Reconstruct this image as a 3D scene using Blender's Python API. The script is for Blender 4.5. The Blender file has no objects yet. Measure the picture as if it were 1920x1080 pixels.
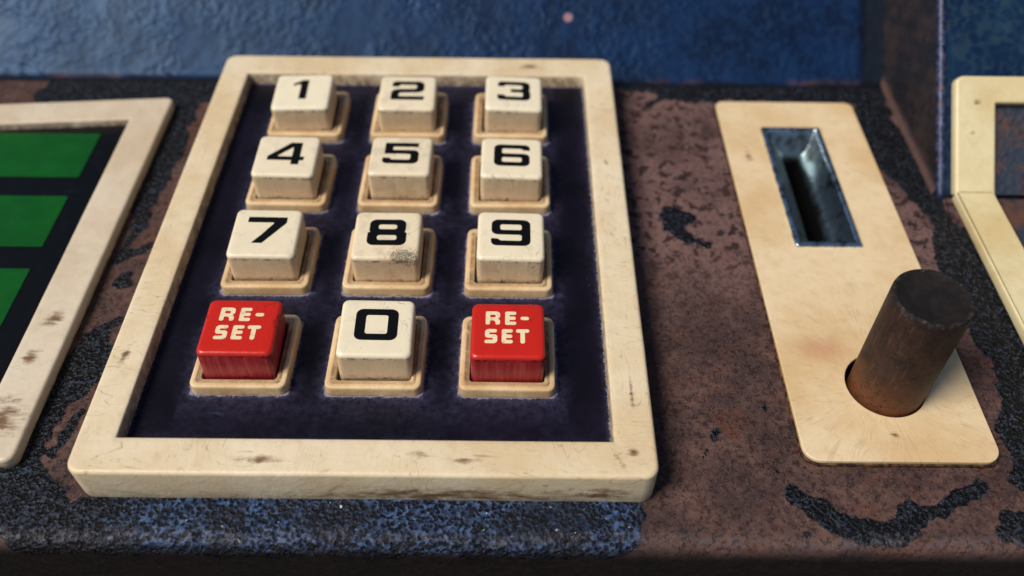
import bpy, bmesh, math, random
import numpy as np
from mathutils import Matrix, Vector

# ------------------------------------------------------------------ camera, sky, sun, exposure
SC = bpy.context.scene
COL = SC.collection
MM = 0.001                                   # everything below is written in millimetres

def rotz(a): return Matrix.Rotation(a, 3, 'Z')
def rotx(a): return Matrix.Rotation(a, 3, 'X')
cam = bpy.data.cameras.new('camera')
cam_o = bpy.data.objects.new('camera', cam); COL.objects.link(cam_o)
Rc = rotz(-0.0028) @ rotx(0.7426) @ rotz(0.0122)
cam_o.matrix_world = Matrix.Translation(Vector((25.333, -142.881, 135.110)) * MM) @ Rc.to_4x4()
cam.sensor_width = 36.0
cam.lens = 36.0 * 1659.64 / 1920.0
cam.clip_start = 0.005; cam.clip_end = 50.0
cam.dof.use_dof = True
cam.dof.focus_distance = 0.166
cam.dof.aperture_fstop = 10.5
SC.camera = cam_o

SUN_DIR = Vector((-0.54, -0.27, 0.80)).normalized()      # towards the light
world = bpy.data.worlds.new('World'); SC.world = world; world.use_nodes = True
wn = world.node_tree.nodes
sky = wn.new('ShaderNodeTexSky'); sky.sky_type = 'NISHITA'; sky.sun_disc = False
sky.sun_elevation = math.asin(SUN_DIR.z)
sky.sun_rotation = math.atan2(SUN_DIR.x, SUN_DIR.y)
sky.air_density = 1.0; sky.dust_density = 1.0
bg = wn['Background']; bg.inputs['Strength'].default_value = 0.05
world.node_tree.links.new(sky.outputs[0], bg.inputs[0])

sun = bpy.data.lights.new('sun', 'SUN'); sun.energy = 3.1; sun.angle = math.radians(26)
sun.color = (1.0, 0.95, 0.87)
sun_o = bpy.data.objects.new('sun', sun); COL.objects.link(sun_o)
sun_o.rotation_euler = SUN_DIR.to_track_quat('Z', 'Y').to_euler()
sun_o.location = SUN_DIR * 0.8

SC.view_settings.view_transform = 'Standard'
SC.view_settings.look = 'None'
SC.view_settings.exposure = 0.34
SC.view_settings.gamma = 1.0
SC.view_settings.use_curve_mapping = False

# ------------------------------------------------------------------ helpers: objects and meshes
rnd = random.Random(7)
rng = np.random.default_rng(11)

def link(name, mesh, mat, parent=None, loc=None, rot=None):
    o = bpy.data.objects.new(name, mesh); COL.objects.link(o)
    if mat is not None and not mesh.materials: mesh.materials.append(mat)
    if parent is not None: o.parent = parent
    if loc is not None: o.location = Vector(loc) * MM
    if rot is not None: o.rotation_euler = [math.radians(a) for a in rot]
    return o

def thing(name, label, cat, loc, group=None):
    o = bpy.data.objects.new(name, None); COL.objects.link(o)
    o.empty_display_size = 0.005
    o.location = Vector(loc) * MM
    o['label'] = label; o['category'] = cat
    if group: o['group'] = group
    return o

def tag(o, label=None, cat=None, kind=None):
    if label: o['label'] = label
    if cat: o['category'] = cat
    if kind: o['kind'] = kind
    return o

def mesh_from(name, verts, faces, attr=None, smooth=True):
    me = bpy.data.meshes.new(name)
    me.from_pydata([(v[0] * MM, v[1] * MM, v[2] * MM) for v in verts], [], faces)
    if attr is not None:
        for k, vals in attr.items():
            a = me.attributes.new(k, 'FLOAT', 'POINT')
            a.data.foreach_set('value', np.asarray(vals, dtype=np.float32))
    me.update()
    if smooth:
        me.polygons.foreach_set('use_smooth', [True] * len(me.polygons))
    return me

def rrect(x0, x1, y0, y1, r, z, seg=6, wob=0.0):
    pts = []
    for cx, cy, a0 in ((x1 - r, y0 + r, -90), (x1 - r, y1 - r, 0), (x0 + r, y1 - r, 90), (x0 + r, y0 + r, 180)):
        for i in range(seg + 1):
            a = math.radians(a0 + 90 * i / seg)
            pts.append((cx + r * math.cos(a), cy + r * math.sin(a), z))
    return pts

def subdiv_ring(pts, step):
    """add points along the straight sides so that the wobble below has something to move"""
    out = []
    n = len(pts)
    for i in range(n):
        a = Vector(pts[i]); b = Vector(pts[(i + 1) % n]); out.append(tuple(a))
        k = int((b - a).length // step)
        for j in range(1, k): out.append(tuple(a.lerp(b, j / k)))
    return out

def loft(name, rings, attrs=None, cap0=True, cap1=True, sharp=None):
    """rings: lists of points of equal length, first to last; attrs: one value per ring"""
    n = len(rings[0]); v = []; f = []; a = []
    for k, r in enumerate(rings):
        v += r; a += [attrs[k] if attrs else 0.0] * n
    for k in range(len(rings) - 1):
        for i in range(n):
            j = (i + 1) % n
            f.append((k * n + i, k * n + j, (k + 1) * n + j, (k + 1) * n + i))
    if cap0: f.append(tuple(reversed(range(n))))
    if cap1: f.append(tuple((len(rings) - 1) * n + i for i in range(n)))
    return mesh_from(name, v, f, {'dirt': a})

def round_poly(pts, seg=5):
    """pts: (x, y, radius) -> outline with rounded corners"""
    out = []
    n = len(pts)
    for i in range(n):
        p = Vector(pts[i][:2]); r = pts[i][2] if len(pts[i]) > 2 else 0.0
        a = Vector(pts[i - 1][:2]) - p; b = Vector(pts[(i + 1) % n][:2]) - p
        if r <= 0: out.append((p.x, p.y)); continue
        ang = a.angle(b); d = min(r / math.tan(ang / 2), a.length * .499, b.length * .499)
        r = d * math.tan(ang / 2)
        p0 = p + a.normalized() * d; p1 = p + b.normalized() * d
        c = p + (a.normalized() + b.normalized()).normalized() * (r / math.sin(ang / 2))
        u = p0 - c; w = p1 - c
        t = u.angle_signed(w)
        for k in range(seg + 1):
            q = Matrix.Rotation(-t * k / seg, 2) @ u
            out.append((c.x + q.x, c.y + q.y))
    return out

def outline_mesh(name, loops, thick, bevel=0.0, z=0.0, bres=2):
    """flat solid with holes: a filled 2D curve turned into a mesh, its bottom at z"""
    cu = bpy.data.curves.new(name, 'CURVE'); cu.dimensions = '2D'; cu.fill_mode = 'BOTH'
    for L in loops:
        s = cu.splines.new('POLY'); s.points.add(len(L) - 1); s.use_cyclic_u = True
        for i, p in enumerate(L): s.points[i].co = (p[0], p[1], 0, 1)
    cu.extrude = thick / 2 - bevel; cu.bevel_depth = bevel; cu.bevel_resolution = bres
    if bevel: cu.offset = -bevel
    o = bpy.data.objects.new(name, cu)
    me = bpy.data.meshes.new_from_object(o)
    bpy.data.objects.remove(o); bpy.data.curves.remove(cu)
    me.name = name; me.materials.clear()
    me.transform(Matrix.Scale(MM, 4) @ Matrix.Translation((0, 0, z + thick / 2)))
    return me

def circle(cx, cy, r, n=64):
    return [(cx + r * math.cos(2 * math.pi * i / n), cy + r * math.sin(2 * math.pi * i / n)) for i in range(n)]

# value noise on arrays (used to shape the worn metal and the chipped paint)
def vnoise(x, y, seed=0):
    g = np.random.default_rng(seed).random((256, 256))
    xi = np.floor(x).astype(int); yi = np.floor(y).astype(int)
    fx = x - xi; fy = y - yi
    fx = fx * fx * (3 - 2 * fx); fy = fy * fy * (3 - 2 * fy)
    a = g[xi % 256, yi % 256]; b = g[(xi + 1) % 256, yi % 256]
    c = g[xi % 256, (yi + 1) % 256]; d = g[(xi + 1) % 256, (yi + 1) % 256]
    return (a * (1 - fx) + b * fx) * (1 - fy) + (c * (1 - fx) + d * fx) * fy
def fbm(x, y, scale, oct=4, seed=0):
    s = 0; amp = 1; t = 0
    for k in range(oct):
        s = s + amp * vnoise(x / scale * 2 ** k + 17.3 * k, y / scale * 2 ** k + 5.1 * k, seed + k); t += amp; amp *= .55
    return s / t - 0.5

# ------------------------------------------------------------------ helpers: materials
class G:
    def __init__(s, name, rough=0.5, metal=0.0, spec=0.5):
        s.m = bpy.data.materials.new(name); s.m.use_nodes = True
        s.t = s.m.node_tree; s.b = s.t.nodes['Principled BSDF']
        s.b.inputs['Roughness'].default_value = rough
        s.b.inputs['Metallic'].default_value = metal
        s.b.inputs['Specular IOR Level'].default_value = spec
        geo = s.t.nodes.new('ShaderNodeNewGeometry')
        s.P = s.vm('SCALE', geo.outputs['Position'], scale=1000.0)
        s.bumps = None
    def put(s, sock, v):
        if isinstance(v, bpy.types.NodeSocket): s.t.links.new(v, sock)
        elif isinstance(v, (tuple, list)):
            sock.default_value = tuple(v) + (1.0,) if (sock.type == 'RGBA' and len(v) == 3) else tuple(v)
        else: sock.default_value = v
    def vm(s, op, a, b=None, scale=None):
        n = s.t.nodes.new('ShaderNodeVectorMath'); n.operation = op
        s.put(n.inputs[0], a)
        if b is not None: s.put(n.inputs[1], b)
        if scale is not None: s.put(n.inputs['Scale'], scale)
        return n.outputs['Value'] if op in ('LENGTH', 'DISTANCE', 'DOT_PRODUCT') else n.outputs['Vector']
    def ma(s, op, a, b=0.0, c=None, clamp=False):
        n = s.t.nodes.new('ShaderNodeMath'); n.operation = op; n.use_clamp = clamp
        s.put(n.inputs[0], a); s.put(n.inputs[1], b)
        if c is not None: s.put(n.inputs[2], c)
        return n.outputs[0]
    def st(s, v, lo, hi):
        n = s.t.nodes.new('ShaderNodeMapRange'); n.interpolation_type = 'SMOOTHSTEP'
        s.put(n.inputs['Value'], v); s.put(n.inputs['From Min'], lo); s.put(n.inputs['From Max'], hi)
        return n.outputs['Result']
    def stretch(s, sc, vec=None): return s.vm('MULTIPLY', vec if vec is not None else s.P, sc)
    def noise(s, scale, detail=3.0, rough=.55, dist=0.0, vec=None, color=False):
        n = s.t.nodes.new('ShaderNodeTexNoise')
        s.put(n.inputs['Vector'], vec if vec is not None else s.P)
        s.put(n.inputs['Scale'], scale); s.put(n.inputs['Detail'], detail)
        s.put(n.inputs['Roughness'], rough); s.put(n.inputs['Distortion'], dist)
        return n.outputs['Color'] if color else n.outputs['Fac']
    def voro(s, scale, feature='F1', vec=None, rnd_=1.0, out='Distance'):
        n = s.t.nodes.new('ShaderNodeTexVoronoi'); n.feature = feature
        s.put(n.inputs['Vector'], vec if vec is not None else s.P); s.put(n.inputs['Scale'], scale)
        s.put(n.inputs['Randomness'], rnd_)
        if feature == 'SMOOTH_F1': s.put(n.inputs['Smoothness'], .6)
        return n.outputs[out]
    def warp(s, scale, amt, vec=None):
        base = vec if vec is not None else s.P
        c = s.noise(scale, 2, color=True, vec=base)
        return s.vm('ADD', base, s.vm('SCALE', s.vm('SUBTRACT', c, (.5, .5, .5)), scale=amt))
    def attr(s, name):
        n = s.t.nodes.new('ShaderNodeAttribute'); n.attribute_name = name; return n.outputs['Fac']
    def mix(s, f, a, b, blend='MIX'):
        n = s.t.nodes.new('ShaderNodeMix'); n.data_type = 'RGBA'; n.blend_type = blend
        s.put(n.inputs[0], f); s.put(n.inputs[6], a); s.put(n.inputs[7], b)
        return n.outputs[2]
    def mixf(s, f, a, b):
        n = s.t.nodes.new('ShaderNodeMix'); n.data_type = 'FLOAT'
        s.put(n.inputs[0], f); s.put(n.inputs[2], a); s.put(n.inputs[3], b); return n.outputs[0]
    def bump(s, h, dist_mm, strength=1.0):
        n = s.t.nodes.new('ShaderNodeBump')
        s.put(n.inputs['Height'], h); s.put(n.inputs['Distance'], dist_mm * MM); s.put(n.inputs['Strength'], strength)
        if s.bumps is not None: s.t.links.new(s.bumps, n.inputs['Normal'])
        s.bumps = n.outputs[0]
    def done(s, color, rough=None, metal=None):
        s.put(s.b.inputs['Base Color'], color)
        if rough is not None: s.put(s.b.inputs['Roughness'], rough)
        if metal is not None: s.put(s.b.inputs['Metallic'], metal)
        if s.bumps is not None: s.t.links.new(s.bumps, s.b.inputs['Normal'])
        return s.m
def C(r, g, b):                               # sRGB 0-255 -> linear
    f = lambda c: c / 12.92 if c <= .04045 else ((c + .055) / 1.055) ** 2.4
    return (f(r / 255), f(g / 255), f(b / 255))

# ------------------------------------------------------------------ materials
def ivory(name, base, yellow, grime=1.0, cracks=1.0, rough=.42, scuff=1.0, radial=None, seed=0.0, stains=()):
    g = G(name, rough)
    P = g.vm('ADD', g.P, (seed, seed * .7, seed * .3))
    col = g.mix(g.st(g.noise(.045, 4, vec=P), .36, .66), base, yellow)
    col = g.mix(g.ma('MULTIPLY', g.st(g.noise(.35, 5, .65, vec=P), .45, .75), .35), col, tuple(c * .78 for c in yellow))
    # brown smears where hands and tools have rubbed: (x, y, z, reach along x, along y, turn in degrees)
    fine = g.noise(.8, 4, .72, vec=P)
    smr = g.ma('ADD', g.ma('MULTIPLY', g.noise(1.0, 3, .6, vec=g.stretch((.22, .8, .8), P)), .7), g.ma('MULTIPLY', fine, .3))
    for (sx_, sy_, sz_, rx_, ry_, an) in stains:
        q = g.vm('SUBTRACT', g.P, (sx_, sy_, sz_))
        if an:
            rt = g.t.nodes.new('ShaderNodeVectorRotate'); rt.rotation_type = 'Z_AXIS'
            g.put(rt.inputs['Vector'], q); rt.inputs['Angle'].default_value = math.radians(-an); q = rt.outputs[0]
        L0 = g.vm('LENGTH', g.stretch((1 / rx_, 1 / ry_, 1 / 4.0), q))
        k = g.st(g.ma('ADD', g.ma('SUBTRACT', 1.0, L0), g.ma('MULTIPLY', g.ma('SUBTRACT', smr, .5), 2.6)), .25, 1.05)
        col = g.mix(g.ma('MULTIPLY', k, .95 * scuff), col, C(108, 74, 46))
    # small dark pits and specks
    sp = g.st(fine, .705, .745)
    col = g.mix(g.ma('MULTIPLY', sp, .7 * grime), col, C(70, 50, 36))
    # hairline crazing: thin contour lines of a stretched noise, two directions
    def hair(st_, k, seed_):
        h = g.noise(1.0, 2.0, .5, .4, vec=g.vm('ADD', g.stretch(st_, P), (seed_, 0, 0)))
        return g.ma('SUBTRACT', 1.0, g.st(g.ma('ABSOLUTE', g.ma('SUBTRACT', g.ma('FRACT', g.ma('MULTIPLY', h, k)), .5)), 0, .055))
    pick = g.noise(.07, 2, vec=P)
    cr = g.ma('MAXIMUM', g.ma('MULTIPLY', hair((.30, .06, .1), 9.0, 0), g.st(pick, .46, .60)),
              g.ma('MULTIPLY', hair((.05, .30, .1), 9.0, 31.0), g.st(pick, .54, .40)))
    if radial is not None:                    # cracks in the lacquer running away from the drilled hole
        d = g.vm('SUBTRACT', g.warp(.08, 5.0), radial)
        sx = g.t.nodes.new('ShaderNodeSeparateXYZ'); g.t.links.new(d, sx.inputs[0])
        ang = g.ma('ARCTAN2', sx.outputs[1], sx.outputs[0])
        L = g.vm('LENGTH', d)
        line = g.noise(1.0, 1.2, .5, vec=g.vm('ADD', g.vm('SCALE', (1, 0, 0), scale=g.ma('MULTIPLY', ang, 9.0)), g.vm('SCALE', (0, 1, 0), scale=g.ma('MULTIPLY', L, .022))))
        ln = g.ma('ABSOLUTE', g.ma('SUBTRACT', g.ma('FRACT', g.ma('MULTIPLY', line, 15.0)), .5))
        ln = g.ma('SUBTRACT', 1.0, g.st(ln, .0, .13))
        ln = g.ma('MULTIPLY', ln, g.ma('SUBTRACT', 1.0, g.st(L, 16.0, 34.0)))
        cr = g.ma('MAXIMUM', g.ma('MULTIPLY', cr, .4), ln)
    col = g.mix(g.ma('MULTIPLY', cr, .42 * cracks), col, C(95, 70, 45))
    if radial is not None:                    # soft pink patch beside the button
        k = g.st(g.vm('LENGTH', g.stretch((1 / 8.0, 1 / 5.0, 1 / 9.0), g.vm('SUBTRACT', g.P, (88.0, -31.0, -4.0)))), 1.0, .1)
        col = g.mix(g.ma('MULTIPLY', k, .45), col, C(176, 112, 84))
    # grime collected where the part was made to hold it
    dn = g.ma('MULTIPLY', g.attr('dirt'), g.st(g.noise(.5, 5, .7, vec=P), .30, .62))
    col = g.mix(g.ma('MULTIPLY', dn, .9), col, C(92, 66, 46))
    g.bump(g.noise(.6, 4, .6, vec=P), .10)
    r = g.mixf(fine, rough - .12, rough + .20)
    return g.done(col, r)

M_BEZEL = ivory('ivory_bezel', C(224, 207, 176), C(211, 187, 148), stains=(
    (-17.5, -62.2, 3.3, 6.5, 1.1, -2), (10.0, -61.2, 3.3, 4.0, 1.2, 0), (18.0, -62.0, 3.3, 4.0, 1.0, 6), (44.2, -61.6, 3.3, 3.2, 1.1, -58), (47.0, -60.0, 3.3, 1.8, 1.5, 0),
    (47.6, -47.0, 3.3, .8, 7.0, 0), (47.3, 18.0, 3.3, .9, 2.4, 20), (30.0, 57.0, 3.3, 6.0, 1.6, 0), (-47.0, -40.0, 3.3, 1.2, 4.0, -10), (15.0, -65.2, -3.2, 40.0, 3.0, 0), (42.0, -65.2, -2.2, 8.0, 3.0, 0)))
M_LEFT = ivory('ivory_display_bezel', C(210, 194, 170), C(196, 176, 148), cracks=.3, seed=40., stains=(
    (-67.5, -26.0, -2.5, 3.2, 4.0, -20), (-68.5, -36.0, -2.5, 2.6, 3.0, 0), (-68.5, -51.0, -2.5, 6.5, 8.0, 0), (-72.0, -56.0, -2.5, 8.0, 4.0, 0)))
M_PLATE = ivory('ivory_plate', C(222, 198, 160), C(208, 176, 130), radial=(98.7, -40.4, -4.0), cracks=.5, rough=.36, seed=90., stains=(
    (97.0, -51.5, -4.0, 1.2, 1.2, 30), (84.0, 30.0, -4.0, 2.0, 5.0, 0)))
M_RIGHT = ivory('ivory_side_bezel', C(218, 204, 162), C(206, 182, 130), cracks=.2, seed=140., stains=(
    (135.0, 32.0, 10.0, 1.6, 1.8, 0), (141.0, 37.5, 15.0, 4.0, 1.6, 0), (134.0, 26.0, 6.0, 1.2, 1.2, 0)))

def key_mat(name, top, side, streak, worn=0.0, dirtc=C(70, 48, 34), rough=.38):
    g = G(name, rough)
    d = g.attr('dirt')
    st = g.noise(1.0, 3, .6, vec=g.stretch((1.9, 1.9, .10)))
    sidec = g.mix(g.st(st, .36, .78), side, streak)
    sidec = g.mix(g.ma('MULTIPLY', g.st(g.noise(.22, 3), .45, .7), .35), sidec, tuple(c * .8 for c in side))
    topc = g.mix(g.ma('MULTIPLY', g.st(g.noise(.28, 4), .42, .72), .35), top, tuple(c * .84 for c in top))
    col = g.mix(g.st(d, .25, .7), topc, sidec)
    oi = g.t.nodes.new('ShaderNodeObjectInfo'); rv = oi.outputs['Random']
    col = g.mix(g.ma('MULTIPLY', rv, .30), col, tuple(c * f for c, f in zip(side, (1.0, .97, .92))))
    wear = g.st(g.ma('ADD', g.noise(.24, 4, .7), g.ma('MULTIPLY', rv, .12)), .60, .76)
    col = g.mix(g.ma('MULTIPLY', wear, .16), col, dirtc)
    # a line of dirt below the rolled edge, broken up
    ln = g.ma('MULTIPLY', g.st(d, .40, .55), g.ma('SUBTRACT', 1.0, g.st(d, .62, .78)))
    ln = g.ma('MULTIPLY', ln, g.st(g.noise(.75, 4, .7), .46, .62))
    col = g.mix(g.ma('MULTIPLY', ln, .8), col, dirtc)
    sp = g.st(g.noise(1.3, 3, .7), .715, .75)
    col = g.mix(g.ma('MULTIPLY', sp, .75), col, dirtc)
    # grime along the foot of the key
    ft = g.ma('MULTIPLY', g.st(d, .88, 1.0), g.st(g.noise(.8, 4, .7), .50, .66))
    col = g.mix(g.ma('MULTIPLY', ft, .7), col, dirtc)
    # hair cracks
    h = g.noise(1.0, 2.0, .5, .5, vec=g.stretch((.22, .10, .1)))
    cr = g.ma('SUBTRACT', 1.0, g.st(g.ma('ABSOLUTE', g.ma('SUBTRACT', g.ma('FRACT', g.ma('MULTIPLY', h, 6.0)), .5)), 0, .03))
    cr = g.ma('MULTIPLY', cr, g.st(g.noise(.1, 2), .5, .62))
    col = g.mix(g.ma('MULTIPLY', cr, .45), col, dirtc)
    g.bump(g.noise(.7, 4), .06)
    return g, col

g, col = key_mat('cream_key', C(232, 219, 190), C(216, 188, 150), C(226, 202, 168))
# rubbed, spalled corner of the 8 key: the glaze has come off in grains
pt = g.vm('LENGTH', g.stretch((.62, 1.15, 1.0), g.vm('SUBTRACT', g.P, (3.9, -18.4, 8.5))))
ch = g.ma('ADD', g.ma('MULTIPLY', g.st(pt, 3.6, .3), .26), g.noise(3.2, 3, .8))
chip = g.st(ch, .66, .71)
col = g.mix(g.ma('MULTIPLY', g.st(pt, 5.0, 1.5), g.ma('MULTIPLY', g.st(g.noise(.4, 3), .42, .6), .45)), col, C(196, 160, 118))
col = g.mix(g.ma('MULTIPLY', chip, .85), col, C(62, 52, 44))
M_KEY = g.done(col, g.mixf(g.noise(.4, 3), .28, .46))
g, col = key_mat('red_key', C(200, 34, 14), C(146, 30, 36), C(182, 66, 72), dirtc=C(58, 10, 12))
# soot on the right edge of the left reset key
pt = g.vm('DISTANCE', g.stretch((1, .45, 1)), (-18.0, -35.5 * .45, 8.1))
col = g.mix(g.ma('MULTIPLY', g.st(pt, 1.5, .4), g.st(g.noise(.7, 4, .7), .42, .58)), col, C(38, 14, 14))
M_RED = g.done(col, g.mixf(g.noise(.4, 3), .24, .40))

g = G('socket_plastic', .5)
col = g.mix(g.st(g.noise(.12, 4), .35, .65), C(224, 194, 150), C(204, 168, 122))
d = g.attr('dirt')
dn = g.ma('MULTIPLY', d, g.st(g.noise(.55, 5, .75), .28, .56))
col = g.mix(g.ma('MULTIPLY', dn, .88), col, C(88, 68, 54))
sp = g.st(g.noise(1.5, 3, .7), .67, .71)
col = g.mix(g.ma('MULTIPLY', sp, .7), col, C(66, 48, 36))
e = g.voro(.5, 'DISTANCE_TO_EDGE', g.warp(.3, 2.0))
col = g.mix(g.ma('MULTIPLY', g.ma('SUBTRACT', 1, g.st(e, 0, .02)), .3), col, C(90, 62, 40))
g.bump(g.noise(1.0, 4), .08)
M_SOCKET = g.done(col, g.mixf(g.noise(.5, 3), .4, .65))

# dark keypad face: deep navy film, dulled to violet and dusted where nobody wipes
g = G('navy_film', .4, 0.0, .16)
d = g.attr('dust'); e = g.attr('crust')
nz = g.noise(.35, 5, .65)
col = g.mix(g.st(g.noise(.05, 3), .35, .65), C(10, 8, 14), C(18, 14, 26))
haz = g.ma('MULTIPLY', d, g.st(g.noise(.7, 5, .75), .25, .72))
col = g.mix(g.ma('MULTIPLY', haz, .72), col, C(86, 82, 116))
cs = g.st(g.ma('ADD', e, g.ma('MULTIPLY', g.ma('SUBTRACT', g.noise(1.1, 4, .78), .5), 2.0)), .38, .85)
col = g.mix(g.ma('MULTIPLY', cs, .8), col, C(140, 136, 150))
sm = g.ma('MULTIPLY', g.st(g.noise(1.0, 5, .7, vec=g.stretch((.12, .5, 1))), .60, .74), g.st(d, .05, .5))
col = g.mix(g.ma('MULTIPLY', sm, .7), col, C(88, 104, 150))
sp = g.ma('MULTIPLY', g.st(g.noise(1.5, 3, .7), .725, .76), g.st(g.noise(.09, 3), .48, .60))
col = g.mix(g.ma('MULTIPLY', sp, .9), col, C(200, 200, 200))
g.bump(g.noise(.5, 4), .05)
M_FILM = g.done(col, g.mixf(g.ma('MAXIMUM', haz, cs), .34, .75))

# rusty sheet with what is left of its hammered paint
g = G('rusted_painted_metal', .6, 0.0, .22)
pa = g.attr('paint'); bl = g.attr('blue'); bk = g.attr('back')
n2 = g.noise(.6, 5, .72); n3 = g.noise(2.6, 3, .75); n1 = g.noise(.09, 4, .65)
pm = g.st(g.ma('ADD', pa, g.ma('MULTIPLY', g.ma('SUBTRACT', g.ma('ADD', g.ma('MULTIPLY', n2, .6), g.ma('MULTIPLY', n3, .4)), .5), 2.0)), -.12, .06)
# bare part
pit = g.noise(1.05, 4, .72, .3)
rust = g.mix(g.st(n1, .35, .68), C(64, 48, 45), C(98, 72, 64))
calm = g.ma('ADD', .35, g.ma('MULTIPLY', g.st(g.noise(.07, 3, .6), .40, .62), .65))
rust = g.mix(g.ma('MULTIPLY', g.st(n2, .44, .62), .7), rust, C(54, 38, 39))
rust = g.mix(g.ma('MULTIPLY', g.st(g.noise(.14, 5, .72, 1.0), .52, .68), .7), rust, C(90, 54, 40))
rust = g.mix(g.ma('MULTIPLY', g.st(n3, .44, .30), .55), rust, C(136, 106, 102))
rust = g.mix(g.ma('MULTIPLY', g.ma('MULTIPLY', g.st(pit, .57, .66), calm), .7), rust, C(30, 21, 22))
rust = g.mix(g.ma('MULTIPLY', g.ma('MULTIPLY', g.st(n3, .55, .68), calm), .42), rust, C(30, 21, 22))
pale = g.ma('MULTIPLY', bk, g.st(n1, .30, .55))
rust = g.mix(g.ma('MULTIPLY', pale, .6), rust, C(122, 94, 90))
blot = g.ma('MULTIPLY', g.st(g.noise(.36, 4, .66, .4), .535, .565), bk)
rust = g.mix(g.ma('MULTIPLY', blot, .9), rust, C(44, 28, 29))
# hammered paint: rounded pits between ridges
w = g.warp(.8, 1.3)
cell = g.voro(1.2, 'F1', w)
net = g.ma('ADD', g.ma('MULTIPLY', g.st(cell, .15, .70), .75), g.ma('MULTIPLY', n2, .35))
dark = g.mix(g.ma('MULTIPLY', g.st(net, .66, 1.0), g.st(n3, .42, .62)), C(7, 7, 9), C(64, 70, 84))
blue = g.mix(g.st(net, .50, .95), C(13, 16, 26), g.mix(g.st(n2, .40, .62), C(30, 44, 74), C(72, 98, 136)))
blue = g.mix(g.ma('MULTIPLY', g.st(g.noise(.10, 4, .65), .44, .60), .75), blue, C(24, 25, 32))
paint = g.mix(bl, dark, blue)
fleck = g.ma('MULTIPLY', g.st(g.noise(.9, 2, .6), .735, .755), bl)
paint = g.mix(fleck, paint, C(196, 202, 204))
rimw = g.ma('MULTIPLY', g.ma('MULTIPLY', g.st(pm, .02, .4), g.st(pm, .98, .6)), g.st(n2, .40, .60))
col = g.mix(pm, rust, paint)
col = g.mix(g.ma('MULTIPLY', rimw, .6), col, C(128, 116, 116))
lip = g.attr('lip')
col = g.mix(g.ma('MULTIPLY', lip, g.ma('MULTIPLY', g.st(n2, .40, .66), .6)), col, C(96, 90, 94))
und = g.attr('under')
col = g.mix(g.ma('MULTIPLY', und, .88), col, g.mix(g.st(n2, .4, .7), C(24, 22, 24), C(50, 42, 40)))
g.bump(g.ma('ADD', g.ma('MULTIPLY', pm, g.ma('ADD', .35, net)), g.ma('MULTIPLY', g.ma('SUBTRACT', g.ma('ADD', n2, g.ma('MULTIPLY', n3, .35)), g.st(pit, .54, .64)), .6)), .30)
M_METAL = g.done(col, g.mixf(pm, g.mixf(n3, .5, .8), g.mixf(net, .50, .30)))

def hammered(name, c0, c1, c2, scale, depth, rough):
    g = G(name, rough, 0.0, .34)
    g.b.inputs['Specular Tint'].default_value = (.42, .66, 1.0, 1.0)
    w = g.warp(.30, 4.0)
    h = g.voro(scale, 'SMOOTH_F1', w)
    n = g.noise(.08, 4)
    col = g.mix(g.st(n, .35, .68), c0, c1)
    col = g.mix(g.ma('MULTIPLY', g.st(h, .35, .75), .35), col, c2)
    col = g.mix(g.ma('MULTIPLY', g.st(g.noise(.5, 5, .7), .58, .78), .5), col, tuple(c * .5 for c in c0))
    col = g.mix(g.ma('MULTIPLY', g.attr('worn'), g.st(g.noise(.35, 5, .7), .32, .55)), col, C(96, 66, 58))
    col = g.mix(g.attr('black'), col, C(18, 19, 25))  # dark foot band, and corner shade put into the colour
    g.bump(g.ma('MULTIPLY', h, g.st(g.noise(.06, 3), .30, .70)), depth)
    return g, col
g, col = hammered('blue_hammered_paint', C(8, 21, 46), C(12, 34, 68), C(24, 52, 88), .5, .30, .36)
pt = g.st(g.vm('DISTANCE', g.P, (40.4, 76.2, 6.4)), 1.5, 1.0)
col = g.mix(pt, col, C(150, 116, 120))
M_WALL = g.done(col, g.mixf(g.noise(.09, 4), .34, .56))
g, col = hammered('teal_hammered_paint', C(14, 32, 58), C(22, 46, 70), C(54, 74, 82), .5, .6, .4)
M_RWALL = g.done(col, g.mixf(g.noise(.3, 3), .30, .46))
g = G('dark_worn_steel', .6)
col = g.mix(g.st(g.noise(.12, 5, .65), .4, .66), C(24, 23, 29), C(54, 42, 40))
col = g.mix(g.attr('worn'), col, C(92, 64, 54))
g.bump(g.noise(.8, 4), .25)
M_SIDE = g.done(col, .55)
g = G('chipped_blue_edge', .45)
col = g.mix(g.st(g.noise(.55, 5, .7), .45, .62), C(13, 22, 58), C(58, 68, 104))
col = g.mix(g.st(g.noise(.4, 3), .62, .7), col, C(96, 60, 44))
g.bump(g.noise(1.0, 4), .2)
M_EDGE = g.done(col, .42)

# rusty steel push button
g = G('rusted_steel', .55, 0.0, .3)
sx = g.t.nodes.new('ShaderNodeSeparateXYZ'); g.t.links.new(g.P, sx.inputs[0])
low = g.st(g.ma('ADD', sx.outputs[2], g.ma('MULTIPLY', g.noise(.22, 4), 9.0)), 13.0, -2.0)
col = g.mix(g.st(g.noise(.25, 5, .7), .35, .68), C(40, 28, 26), C(64, 43, 35))
col = g.mix(g.ma('MULTIPLY', low, .7), col, C(124, 72, 36))
col = g.mix(g.ma('MULTIPLY', g.st(g.noise(.9, 5, .75), .50, .66), .75), col, C(34, 25, 23))
col = g.mix(g.ma('MULTIPLY', g.st(g.noise(2.4, 3, .7), .62, .72), .5), col, C(128, 96, 78))
topm = g.attr('dirt'); n_t = g.noise(.5, 4)
col = g.mix(topm, col, g.mix(g.st(n_t, .4, .7), C(17, 13, 13), C(34, 26, 24)))
edge = g.ma('MULTIPLY', g.attr('edge'), g.st(g.noise(1.4, 4, .75), .52, .66))
col = g.mix(g.ma('MULTIPLY', edge, .9), col, C(112, 102, 96))  # broken pale rim, its glints put into the colour
scr = g.st(g.noise(1.0, 3, .6, vec=g.stretch((1.4, 1.4, .12))), .58, .72)
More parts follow.
